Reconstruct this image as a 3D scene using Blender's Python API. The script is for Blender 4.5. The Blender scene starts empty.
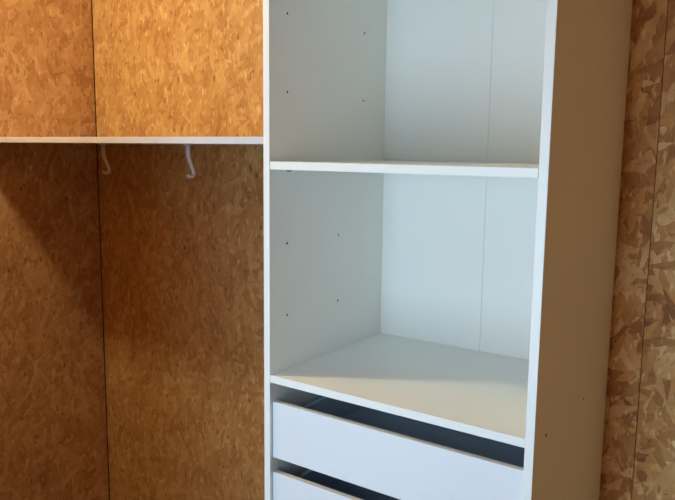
import bpy, bmesh, math, random
from mathutils import Vector, Matrix
random.seed(4)

# ---------------------------------------------------------------- camera
Z0 = 1.72                      # height of the upper wardrobe shelf above the floor
scene = bpy.context.scene
col = scene.collection
cam_d = bpy.data.cameras.new('camera')
cam = bpy.data.objects.new('camera', cam_d)
col.objects.link(cam)
scene.camera = cam
yaw, pitch, roll = (math.radians(a) for a in (35.161, 8.0845, 0.6566))
fwd = Vector((-math.sin(yaw)*math.cos(pitch), math.cos(yaw)*math.cos(pitch), -math.sin(pitch)))
rgt = Vector((math.cos(yaw), math.sin(yaw), 0))
upv = rgt.cross(fwd)
r2 = rgt*math.cos(roll) + upv*math.sin(roll)
u2 = -rgt*math.sin(roll) + upv*math.cos(roll)
M = Matrix((r2, u2, -fwd)).transposed().to_4x4()
M.translation = Vector((1.2373, -1.4149, Z0 + 0.0332))
cam.matrix_world = M
cam_d.sensor_width = 36
cam_d.lens = 708.69/675*36
cam_d.clip_start = 0.02

# ---------------------------------------------------------------- world, light, exposure
scene.view_settings.view_transform = 'Standard'
scene.view_settings.look = 'None'
scene.view_settings.gamma = 1
scene.view_settings.use_curve_mapping = False
scene.view_settings.exposure = 0.0
DAY_COL = (0.52, 0.76, 1.0)
DAY = 9.5
LAMP_W = 74.0
LAMP_COL = (1.0, 0.97, 0.66)
w = bpy.data.worlds.new('world')
scene.world = w
w.use_nodes = True
bg = w.node_tree.nodes['Background']
bg.inputs[0].default_value = (*DAY_COL, 1)
bg.inputs[1].default_value = DAY
# room measures
XL, XR, YB, YF, ZC = -1.508, 1.75, 0.592, -1.80, 2.96
WX0, WX1, WZ0, WZ1 = -0.22, 0.78, 0.58, 1.93          # the window opening in the front wall
pl = bpy.data.lights.new('window_portal', 'AREA')
pl.shape = 'RECTANGLE'
pl.size, pl.size_y = WX1-WX0, WZ1-WZ0
pl.cycles.is_portal = True
po = bpy.data.objects.new('window_portal', pl)
po.location = ((WX0+WX1)/2, YF-0.05, (WZ0+WZ1)/2)
po.rotation_euler = (math.radians(90), 0, 0)
col.objects.link(po)

# ---------------------------------------------------------------- helpers
def link(o, parent=None):
    col.objects.link(o)
    if parent: o.parent = parent
    return o
def tag(o, label=None, cat=None, group=None, kind=None):
    for k, v in (('label', label), ('category', cat), ('group', group), ('kind', kind)):
        if v: o[k] = v
    return o
def bm_box(bm, lo, hi, bev=0.0, mi=0, seg=2):
    g = bmesh.ops.create_cube(bm, size=1)
    vs = g['verts']
    s = [hi[i]-lo[i] for i in range(3)]; c = [(hi[i]+lo[i])/2 for i in range(3)]
    for v in vs: v.co = Vector([v.co[i]*s[i]+c[i] for i in range(3)])
    fs = set(f for v in vs for f in v.link_faces)
    for f in fs: f.material_index = mi
    if bev:
        es = list(set(e for v in vs for e in v.link_edges))
        bmesh.ops.bevel(bm, geom=es, offset=bev, segments=seg, affect='EDGES', profile=0.5)
def obj(name, bm, mats, parent=None, smooth=False, uvoff=(0, 0)):
    """one mesh object; uv in metres, box projected"""
    uv = bm.loops.layers.uv.new('UVMap')
    bm.normal_update()
    for f in bm.faces:
        n = f.normal; a = max(range(3), key=lambda i: abs(n[i]))
        f.smooth = smooth
        for l in f.loops:
            p = l.vert.co
            t = ((p.y, p.z), (p.x, p.z), (p.x, p.y))[a]
            l[uv].uv = (t[0]+uvoff[0], t[1]+uvoff[1])
    me = bpy.data.meshes.new(name)
    bm.to_mesh(me); bm.free()
    for m in (mats if isinstance(mats, (list, tuple)) else [mats]): me.materials.append(m)
    return link(bpy.data.objects.new(name, me), parent)
def box(name, lo, hi, mat, parent=None, bev=0.0, uvoff=(0, 0)):
    bm = bmesh.new(); bm_box(bm, lo, hi, bev)
    return obj(name, bm, mat, parent, False, uvoff)
def empty(name, loc):
    o = bpy.data.objects.new(name, None); o.location = loc
    o.empty_display_size = 0.1
    return link(o)
def lathe(bm, prof, axis='z', n=24, mi=0, origin=(0, 0, 0)):
    rings = []
    for r, h in prof:
        ring = []
        for k in range(n):
            a = 2*math.pi*k/n
            p = (r*math.cos(a), r*math.sin(a), h)
            if axis == 'x': p = (h, p[0], p[1])
            if axis == 'y': p = (p[0], h, p[1])
            ring.append(bm.verts.new(Vector(p)+Vector(origin)))
        rings.append(ring)
    for a, b in zip(rings, rings[1:]):
        for k in range(n):
            f = bm.faces.new((a[k], a[(k+1) % n], b[(k+1) % n], b[k])); f.material_index = mi
    bm.faces.new(rings[0][::-1]).material_index = mi
    bm.faces.new(rings[-1]).material_index = mi
    bmesh.ops.recalc_face_normals(bm, faces=bm.faces)

# ---------------------------------------------------------------- materials
class NT:
    def __init__(s, name):
        s.m = bpy.data.materials.new(name); s.m.use_nodes = True
        s.t = s.m.node_tree; s.b = s.t.nodes['Principled BSDF']
    def n(s, typ, **kw):
        nd = s.t.nodes.new(typ)
        for k, v in kw.items():
            if k in nd.bl_rna.properties: setattr(nd, k, v)
        return nd
    def l(s, a, b): s.t.links.new(a, b)
    def setin(s, sock, v):
        if isinstance(v, bpy.types.NodeSocket): s.l(v, sock)
        else: sock.default_value = v
    def math(s, op, a, b=0.0, c=None, clamp=False):
        nd = s.n('ShaderNodeMath', operation=op, use_clamp=clamp)
        s.setin(nd.inputs[0], a); s.setin(nd.inputs[1], b)
        if c is not None: s.setin(nd.inputs[2], c)
        return nd.outputs[0]
    def mix(s, fac, a, b, typ='RGBA', blend='MIX'):
        nd = s.n('ShaderNodeMix', data_type=typ, blend_type=blend)
        i = {'FLOAT': (0, 2, 3, 0), 'RGBA': (0, 6, 7, 2)}[typ]
        s.setin(nd.inputs[i[0]], fac); s.setin(nd.inputs[i[1]], a); s.setin(nd.inputs[i[2]], b)
        return nd.outputs[i[3]]
    def noise(s, vec, scale, detail=3, rough=.5, dim='3D'):
        nd = s.n('ShaderNodeTexNoise', noise_dimensions=dim)
        if vec is not None: s.l(vec, nd.inputs['Vector'])
        nd.inputs['Scale'].default_value = scale; nd.inputs['Detail'].default_value = detail
        nd.inputs['Roughness'].default_value = rough
        return nd
    def ramp(s, fac, pts, interp='LINEAR'):
        nd = s.n('ShaderNodeValToRGB'); cr = nd.color_ramp; cr.interpolation = interp
        while len(cr.elements) < len(pts): cr.elements.new(0.5)
        for e, (p, c) in zip(cr.elements, pts): e.position = p; e.color = (*c, 1)
        s.l(fac, nd.inputs[0]); return nd.outputs[0]

def osb_material(name, tint=(1, 1, 1), contrast=1.0, lines=.75, specks=.7, size=1.0, thr=.5, light=.0):
    g = NT(name)
    uv = g.n('ShaderNodeUVMap').outputs[0]
    # bend the strands a little
    wn = g.noise(uv, 9, 2, .5)
    sub = g.n('ShaderNodeVectorMath', operation='SUBTRACT'); g.l(wn.outputs['Color'], sub.inputs[0]); sub.inputs[1].default_value = (.5, .5, .5)
    sc = g.n('ShaderNodeVectorMath', operation='SCALE'); g.l(sub.outputs[0], sc.inputs[0]); sc.inputs['Scale'].default_value = .016
    ad = g.n('ShaderNodeVectorMath', operation='ADD'); g.l(uv, ad.inputs[0]); g.l(sc.outputs[0], ad.inputs[1])
    wn2 = g.noise(uv, 55, 2, .6)
    sub2 = g.n('ShaderNodeVectorMath', operation='SUBTRACT'); g.l(wn2.outputs['Color'], sub2.inputs[0]); sub2.inputs[1].default_value = (.5, .5, .5)
    sc2 = g.n('ShaderNodeVectorMath', operation='SCALE'); g.l(sub2.outputs[0], sc2.inputs[0]); sc2.inputs['Scale'].default_value = .012
    ad2 = g.n('ShaderNodeVectorMath', operation='ADD'); g.l(ad.outputs[0], ad2.inputs[0]); g.l(sc2.outputs[0], ad2.inputs[1])
    base = ad2.outputs[0]
    best = bcol = bedge = bgrain = None
    # layers of strands: angle, length, width
    for k, (ang, ln, wd) in enumerate(((84, .110, .026), (58, .095, .030), (118, .100, .024), (20, .075, .028))):
        rot = g.n('ShaderNodeVectorRotate', rotation_type='Z_AXIS'); g.l(base, rot.inputs['Vector'])
        rot.inputs['Angle'].default_value = math.radians(-ang)
        mp = g.n('ShaderNodeVectorMath', operation='MULTIPLY'); g.l(rot.outputs[0], mp.inputs[0]); mp.inputs[1].default_value = (1/ln/size, 1/wd/size, 0)
        of = g.n('ShaderNodeVectorMath', operation='ADD'); g.l(mp.outputs[0], of.inputs[0]); of.inputs[1].default_value = (13.7*k+3, 7.1*k+5, 0)
        v = g.n('ShaderNodeTexVoronoi', voronoi_dimensions='2D', feature='F1'); g.l(of.outputs[0], v.inputs['Vector']); v.inputs['Scale'].default_value = 1
        e = g.n('ShaderNodeTexVoronoi', voronoi_dimensions='2D', feature='DISTANCE_TO_EDGE'); g.l(of.outputs[0], e.inputs['Vector']); e.inputs['Scale'].default_value = 1
        sp = g.n('ShaderNodeSeparateColor'); g.l(v.outputs['Color'], sp.inputs[0])
        gv = g.n('ShaderNodeVectorMath', operation='MULTIPLY'); g.l(of.outputs[0], gv.inputs[0]); gv.inputs[1].default_value = (.9, 7, 0)
        gr = g.noise(gv.outputs[0], 1, 2, .6).outputs['Fac']
        pr, cv, ed = sp.outputs[0], sp.outputs[1], e.outputs['Distance']
        if best is None: best, bcol, bedge, bgrain = pr, cv, ed, gr
        else:
            up = g.math('GREATER_THAN', pr, best)
            bcol = g.mix(up, bcol, cv, 'FLOAT'); bedge = g.mix(up, bedge, ed, 'FLOAT'); bgrain = g.mix(up, bgrain, gr, 'FLOAT')
            best = g.math('MAXIMUM', pr, best)
    # colour of each strand with its own grain
    t = g.math('ADD', bcol, g.math('MULTIPLY', g.math('SUBTRACT', bgrain, .5), .55))
    big = g.noise(uv, 6, 4, .6).outputs['Fac']
    t = g.math('ADD', t, g.math('MULTIPLY', g.math('SUBTRACT', big, .5), 1.5))
    t = g.math('ADD', g.math('MULTIPLY', g.math('SUBTRACT', t, .5), contrast), .5, clamp=True)
    c = g.ramp(t, ((0, (.25, .095, .034)), (.22, (.39, .165, .055)), (.55, (.52, .250, .090)), (.82, (.61, .34, .145)), (1, (.72, .48, .25))))
    # dark resin lines along some strand borders, small dark specks
    msk = g.noise(uv, 26, 2, .6).outputs['Fac']
    line = g.math('MULTIPLY', g.math('SUBTRACT', 1, g.math('DIVIDE', bedge, .14), clamp=True), g.math('MULTIPLY', g.math('SUBTRACT', msk, thr), 9, clamp=True))
    sv = g.n('ShaderNodeVectorMath', operation='MULTIPLY'); g.l(base, sv.inputs[0]); sv.inputs[1].default_value = (70, 27, 0)
    sk = g.noise(sv.outputs[0], 1, 1, .5).outputs['Fac']
    speck = g.math('MULTIPLY', g.math('SUBTRACT', sk, .675), 12, clamp=True)
    dark = g.math('MAXIMUM', g.math('MULTIPLY', line, lines), g.math('MULTIPLY', speck, specks))
    c = g.mix(dark, c, (.15, .058, .019, 1))
    if light:   # short pale splinters
        lv = g.n('ShaderNodeVectorMath', operation='MULTIPLY'); g.l(base, lv.inputs[0]); lv.inputs[1].default_value = (75, 24, 0)
        lk = g.noise(lv.outputs[0], 1, 1, .5).outputs['Fac']
        c = g.mix(g.math('MULTIPLY', g.math('MULTIPLY', g.math('SUBTRACT', lk, .60), 8, clamp=True), light), c, (.80, .56, .30, 1))
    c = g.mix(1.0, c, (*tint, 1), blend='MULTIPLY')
    g.l(c, g.b.inputs['Base Color'])
    g.b.inputs['Roughness'].default_value = .62
    g.b.inputs['Specular IOR Level'].default_value = .25
    h = g.math('SUBTRACT', g.math('MULTIPLY', best, .5), dark)
    h = g.math('ADD', h, g.math('MULTIPLY', bgrain, .3))
    bp = g.n('ShaderNodeBump'); bp.inputs['Strength'].default_value = .35; bp.inputs['Distance'].default_value = .0012
    g.l(h, bp.inputs['Height']); g.l(bp.outputs[0], g.b.inputs['Normal'])
    return g.m

def melamine(name, c, rough=.38):
    g = NT(name)
    co = g.n('ShaderNodeTexCoord').outputs['Object']
    nz = g.noise(co, 700, 2, .6).outputs['Fac']
    lo = g.noise(co, 3, 2, .5).outputs['Fac']
    k = g.math('ADD', .975, g.math('ADD', g.math('MULTIPLY', g.math('SUBTRACT', lo, .5), .03), g.math('MULTIPLY', nz, .03)))
    cc = g.n('ShaderNodeVectorMath', operation='SCALE'); cc.inputs[0].default_value = c; g.l(k, cc.inputs['Scale'])
    g.l(cc.outputs[0], g.b.inputs['Base Color'])
    g.b.inputs['Roughness'].default_value = rough
    g.b.inputs['Specular IOR Level'].default_value = .4
    bp = g.n('ShaderNodeBump'); bp.inputs['Strength'].default_value = .08; bp.inputs['Distance'].default_value = .0003
    g.l(nz, bp.inputs['Height']); g.l(bp.outputs[0], g.b.inputs['Normal'])
    return g.m

def plain(name, c, rough=.5, metal=0.0, spec=.5, nscale=60, amp=.12):
    g = NT(name)
    co = g.n('ShaderNodeTexCoord').outputs['Object']
    nz = g.noise(co, nscale, 3, .6).outputs['Fac']
    k = g.math('ADD', 1-amp/2, g.math('MULTIPLY', nz, amp))
    cc = g.n('ShaderNodeVectorMath', operation='SCALE'); cc.inputs[0].default_value = c; g.l(k, cc.inputs['Scale'])
    g.l(cc.outputs[0], g.b.inputs['Base Color'])
    g.b.inputs['Roughness'].default_value = rough; g.b.inputs['Metallic'].default_value = metal
    g.b.inputs['Specular IOR Level'].default_value = spec
    return g.m

OSB = osb_material('osb', (.97, 1.04, 1.15), .46, .75, .75, .8, .56, .35)
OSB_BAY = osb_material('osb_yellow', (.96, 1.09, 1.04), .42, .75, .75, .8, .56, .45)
OSB_PALE_LIT = osb_material('osb_pale_lit', (1.50, 1.68, 1.66), .72, .7, .5, .9, .57, .5)  # paler strands, tint also lifted to stand in for missing daylight
WHITE = melamine('white_melamine', (.885, .87, .815))
BACKB = melamine('white_hardboard', (.89, .855, .775), .5)
DRAWG = plain('drawer_grey', (.50, .57, .66), .5, nscale=200, amp=.05)
DRAWW = melamine('drawer_white', (.80, .81, .82))
CORE = plain('chipboard_core', (.16, .11, .07), .9)
DARKW = plain('dark_batten', (.06, .036, .02), .9)
PLAST = plain('pinkish_plastic', (.56, .46, .42), .4)
STEEL = plain('zinc_steel', (.30, .29, .28), .4, .8)
FLOORM = plain('grey_floor', (.22, .19, .16), .6, nscale=8, amp=.3)
TRIMW = plain('white_paint', (.75, .75, .73), .45)
BRASS = plain('lamp_holder', (.75, .73, .70), .4)
g = NT('bulb_glow'); g.b.inputs['Base Color'].default_value = (1, .9, .75, 1)
g.b.inputs['Emission Color'].default_value = (*LAMP_COL, 1); g.b.inputs['Emission Strength'].default_value = 30
GLOW = g.m

# ---------------------------------------------------------------- room shell
T = 0.10
fl = box('floor', (XL-T, YF-T, -.05), (XR+T, YB+T, 0), FLOORM); tag(fl, kind='structure', label='plain floor of the closet room', cat='floor')
BT = 0.012                    # thickness of an osb board
def wall(name, lo, hi, label):
    return tag(box(name, lo, hi, DARKW), label, 'wall', kind='structure')
wb = wall('wall_back', (XL-T, YB+BT, 0), (XR+T, YB+T, ZC), 'wall of strand boards behind the wardrobe and the shelf bay')
wl = wall('wall_left', (XL-T, YF, 0), (XL-BT, YB+BT, ZC), 'strand board wall closing the shelf bay at its left end')
wr = wall('wall_right', (XR+BT, YF, 0), (XR+T, YB+BT, ZC), 'strand board wall facing the brown shaded wardrobe side')
G = .0007
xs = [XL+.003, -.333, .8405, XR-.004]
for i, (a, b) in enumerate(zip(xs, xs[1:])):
    box('strand_board', (a+(G if i else 0), YB, .004), (b-G, YB+BT, ZC-.004), (OSB_BAY, OSB_PALE_LIT, OSB_PALE_LIT)[i], wb, .0012, (3.3*i, 1.7*i))
ys = [YB-.002, -.61, YF+.004]
for i, (a, b) in enumerate(zip(ys, ys[1:])):
    box('strand_board', (XL-BT, b+G, .004), (XL, a-(G if i else 0), ZC-.004), OSB, wl, .0012, (20+3.3*i, 1.7*i))
    box('strand_board', (XR, b+G, .004), (XR+BT, a-(G if i else 0), ZC-.004), OSB, wr, .0012, (40+3.3*i, 1.7*i))
ce = tag(box('ceiling', (XL-T, YF-T, ZC), (XR+T, YB+T, ZC+.08), DARKW), 'strand board ceiling above the wardrobe', 'ceiling', kind='structure')
xs = [XL+.004, -.29, .93, XR-.004]
for i, (a, b) in enumerate(zip(xs, xs[1:])):
    box('strand_board', (a+G, YF+.004, ZC-BT), (b-G, YB-.004, ZC), OSB, ce, .0012, (60+3.3*i, 0))
# added unseen partition, keeps window daylight out of the shelf bay
PX0, PX1, PY = -.33, -.23, -.63
wp = wall('added_partition', (PX0+BT, YF, 0), (PX1-BT, PY-BT, ZC-.014), 'added short strand board partition blocking window light from the shelf bay')
for i, (lo, hi) in enumerate((((PX0, YF+.004, .004), (PX0+BT, PY-BT, ZC-.016)), ((PX1-BT, YF+.004, .004), (PX1, PY-BT, ZC-.016)), ((PX0, PY-BT, .004), (PX1, PY, ZC-.016)))):
    box('strand_board', lo, hi, OSB, wp, .0012, (100+3.3*i, 0))
# front wall with the open window
bm = bmesh.new()
bm_box(bm, (XL-T, YF-T, 0), (WX0, YF-BT, ZC)); bm_box(bm, (WX1, YF-T, 0), (XR+T, YF-BT, ZC))
bm_box(bm, (WX0, YF-T, WZ1), (WX1, YF-BT, ZC)); bm_box(bm, (WX0, YF-T, 0), (WX1, YF-BT, WZ0))
wf = tag(obj('wall_front', bm, DARKW), 'strand board wall with the open window', 'wall', kind='structure')
for i, (a, b, z0, z1) in enumerate(((XL+.004, WX0-.004, .004, ZC-.016), (WX0, WX1, WZ1+.004, ZC-.016), (WX0, WX1, .004, WZ0-.004), (WX1+.004, XR-.004, .004, ZC-.016))):
    box('strand_board', (a, YF-BT, z0), (b, YF, z1), OSB, wf, .0012, (80+3.3*i, 0))
bm = bmesh.new(); y0, y1, fw = YF-T-.01, YF+.012, .025
for lo, hi in (((WX0, y0, WZ0), (WX0+fw, y1, WZ1)), ((WX1-fw, y0, WZ0), (WX1, y1, WZ1)), ((WX0+fw, y0, WZ1-fw), (WX1-fw, y1, WZ1)), ((WX0+fw, y0, WZ0), (WX1-fw, y1, WZ0+fw))):
    bm_box(bm, lo, hi, .002)
tag(obj('window_1', bm, TRIMW), 'white frame of the open window facing the wardrobe', 'window', kind='structure')

# ---------------------------------------------------------------- wardrobe unit
W, D, t = .7574, .58, .0205
DB = .5688
ZD = Z0 - .5763              # top of the fixed lower shelf
ZT = 2.56                    # top of the unit
ward = tag(empty('wardrobe', (0, 0, 0)), 'tall white open wardrobe unit with two shelves above two drawers', 'wardrobe')

def drilled_panel(name, x0, x1, holes, parent):
    bm = bmesh.new(); bm_box(bm, (x0, 0, 0), (x1, D, ZT), .0008, seg=2)
    o = obj(name, bm, [WHITE, CORE], parent)
    cb = bmesh.new()
    for (hx0, hx1, hy, hz, r) in holes:
        c = bmesh.new(); lathe(c, ((r, hx0), (r, hx1)), 'x', 10, 1, (0, hy, hz))
        me_ = bpy.data.meshes.new('t'); c.to_mesh(me_); c.free(); cb.from_mesh(me_); bpy.data.meshes.remove(me_)
    cu = obj('cutter', cb, [WHITE, CORE])
    md = o.modifiers.new('holes', 'BOOLEAN'); md.operation = 'DIFFERENCE'; md.object = cu; md.solver = 'EXACT'
    dg = bpy.context.evaluated_depsgraph_get()
    me = bpy.data.meshes.new_from_object(o.evaluated_get(dg))
    o.modifiers.clear(); o.data = me
    bpy.data.objects.remove(cu)
    return o
pins = []
for dz in (.383, .182, -.222, -.4225, .584):
    rear = .441 if dz > 0 else .3165
    for y in (.0735, rear): pins.append((y, Z0+dz))
R_ = .0033
hl = [(t-.012, t+.01, y, z, R_) for y, z in pins]
drilled_panel('side_panel', 0, t, hl, ward)
hr = [(W-t-.01, W-t+.012, y, z, R_) for y, z in pins] + [(W-.012, W+.01, .076, Z0-.588, .0042), (W-.012, W+.01, .356, Z0-.585, .0036)]
rp = drilled_panel('side_panel', W-t, W, hr, ward)
SM = W/2
box('back_panel', (t, DB, .05), (SM-.0003, DB+.004, ZT-t), BACKB, ward, .0003)
box('back_panel', (SM+.0003, DB, .05), (W-t, DB+.004, ZT-t), BACKB, ward, .0003)
box('back_joint_strip', (SM-.012, DB+.004, .05), (SM+.012, DB+.006, ZT-t), plain('joint_strip', (.45, .46, .46), .6), ward)
e = .0003
box('top_panel', (t+e, .002, ZT-t), (W-t-e, DB, ZT), WHITE, ward, .0008)
box('bottom_panel', (t+e, .002, .06), (W-t-e, DB, .06+t), WHITE, ward, .0008)
box('plinth', (t+e, .03, 0), (W-t-e, .048, .06), WHITE, ward, .0008)
box('lower_shelf', (t+e, .001, ZD-t), (W-t-e, DB-.0005, ZD), WHITE, ward, .0008)
us = box('upper_shelf', (t+.001, .001, Z0-t), (W-t-.001, DB-.002, Z0), WHITE, ward, .0008)
box('added_top_shelf', (t+.001, .001, Z0+.584+.003), (W-t-.001, DB-.002, Z0+.584+.003+t), WHITE, ward, .0008)  # unseen shelf added to shade the upper compartment from above
for x0, x1 in ((t, t+.012), (W-t-.012, W-t)):
    for y in (.0735, .441):
        bm = bmesh.new(); lathe(bm, ((.0036, x0), (.0036, x1)), 'x', 12, 0, (0, y, Z0-t-.0037))
        bm_box(bm, (min(x0, x1), y-.004, Z0-t-.0012), (x1, y+.004, Z0-t-.0002))
        obj('shelf_pin', bm, STEEL, us)
# drawers
def drawer(ztop):
    x0, x1, y0 = t+.0025, W-t-.0025, .010
    zb = ztop-.160
    bm = bmesh.new()
    for lo, hi in (((x0+.012, y0+.0182, zb+.012), (x0+.026, .535, ztop-.045)), ((x1-.026, y0+.0182, zb+.012), (x1-.012, .535, ztop-.045)),
                   ((x0+.026, .521, zb+.02), (x1-.026, .535, ztop-.045)), ((x0+.026, y0+.0182, zb+.02), (x1-.026, .521, zb+.026))):
        bm_box(bm, lo, hi, .0006)
    dr = obj('drawer', bm, DRAWG, ward)
    box('drawer_front', (x0, y0, zb), (x1, y0+.018, ztop), DRAWW, dr, .0010)
    for a, b in ((t, x0+.0118), (x1-.0118, W-t)):
        box('runner', (a, .03, zb+.02), (b, .53, zb+.05), STEEL, dr, .001)
drawer(Z0-.6534)
drawer(Z0-.8565)

# ---------------------------------------------------------------- shelf with hooks in the open bay
YS, ZS, TS = .012, Z0+.0445, .0195
sh = box('wall_shelf', (XL+.001, YS, ZS), (-.0012, YB-.001, ZS+TS), melamine('beige_white_melamine', (.63, .61, .63), .45), None, .0008)
tag(sh, 'long white shelf board spanning from the wall corner to the wardrobe', 'shelf')
def hook(x, y):
    root = empty('coat_hook', (x, y, ZS))
    bm = bmesh.new()
    lathe(bm, ((.017, -.0005), (.017, -.003), (.0145, -.0045)), 'z', 24)
    obj('base_plate', bm, PLAST, root, True)
    # bent strip: (y, z, half width, half thickness)
    path = [(0, -.003, .0088, .0045), (0, -.020, .0086, .0045), (.0002, -.038, .0083, .0044), (.0025, -.045, .0080, .0043), (.009, -.060, .0076, .0042),
            (.016, -.075, .0072, .0041), (.0215, -.088, .0070, .0041), (.0232, -.096, .0070, .0042), (.0205, -.1025, .0072, .0045),
            (.0135, -.1060, .0072, .0048), (.005, -.1055, .0070, .0050), (-.0015, -.1020, .0066, .0050), (-.0035, -.0985, .0045, .0035)]
    bm = bmesh.new(); rings = []
    for i, (py, pz, hw, ht) in enumerate(path):
        a = path[max(i-1, 0)]; b = path[min(i+1, len(path)-1)]
        d = Vector((0, b[0]-a[0], b[1]-a[1])).normalized(); nrm = Vector((0, -d.z, d.y))
        ring = []
        for k in range(12):
            an = 2*math.pi*k/12
            cx, cy = math.cos(an), math.sin(an)
            sx = math.copysign(abs(cx)**.7, cx)*hw; sy = math.copysign(abs(cy)**.7, cy)*ht
            ring.append(bm.verts.new(Vector((0, py, pz)) + Vector((sx, 0, 0)) + nrm*sy))
        rings.append(ring)
    for a, b in zip(rings, rings[1:]):
        for k in range(12): bm.faces.new((a[k], a[(k+1) % 12], b[(k+1) % 12], b[k]))
    bm.faces.new(rings[0]); bm.faces.new(rings[-1]); bmesh.ops.recalc_face_normals(bm, faces=bm.faces)
    obj('hook_arm', bm, PLAST, root, True)
    return root
HY = .20
def hx(xa, xb): return xa+(xb-xa)*(HY-.06)/.24
tag(hook(hx(-.747, -1.07), HY), 'white plastic coat hook under the shelf, nearest the wall corner', 'hook', 'hooks under the shelf')
tag(hook(hx(-.347, -.605), HY), 'white plastic coat hook under the shelf, nearer the wardrobe', 'hook', 'hooks under the shelf')
# round cap on the left wall
bm = bmesh.new()
lathe(bm, ((.011, 0), (.011, .002), (.0085, .0035), (.003, .0035), (.0028, .0022)), 'x', 20)
sc_ = obj('screw_cap', bm, plain('grey_cap', (.62, .52, .45), .5), None, True)
sc_.location = (XL, .266, Z0-.054)
tag(sc_, 'small round pale screw cap on the strand board wall just below the shelf', 'screw')

# ---------------------------------------------------------------- ceiling lamp above the bay
LX, LY, LZ = -1.0, -.61, Z0+1.045
lamp = tag(empty('ceiling_lamp', (LX, LY, ZC-BT)), 'bare warm bulb in a white ceiling holder before the shelf bay', 'lamp')
H = ZC-BT
zc = LZ-H
bm = bmesh.new(); lathe(bm, ((.045, 0), (.045, -.008), (.022, -.02), (.019, zc+.062), (.015, zc+.060)), 'z', 28); obj('holder', bm, BRASS, lamp, True)
bm = bmesh.new()
lathe(bm, [(.013, zc+.06), (.014, zc+.045)] + [(.032*math.sin(a), zc+.032*math.cos(a)) for a in [math.radians(x) for x in (35, 50, 70, 90, 110, 130, 150, 168)]], 'z', 24)
obj('bulb', bm, GLOW, lamp, True)
ld = bpy.data.lights.new('lamp_light', 'POINT'); ld.energy = LAMP_W; ld.color = LAMP_COL; ld.shadow_soft_size = .06
lo = bpy.data.objects.new('lamp_light', ld); lo.location = (LX, LY, LZ-.0); link(lo)
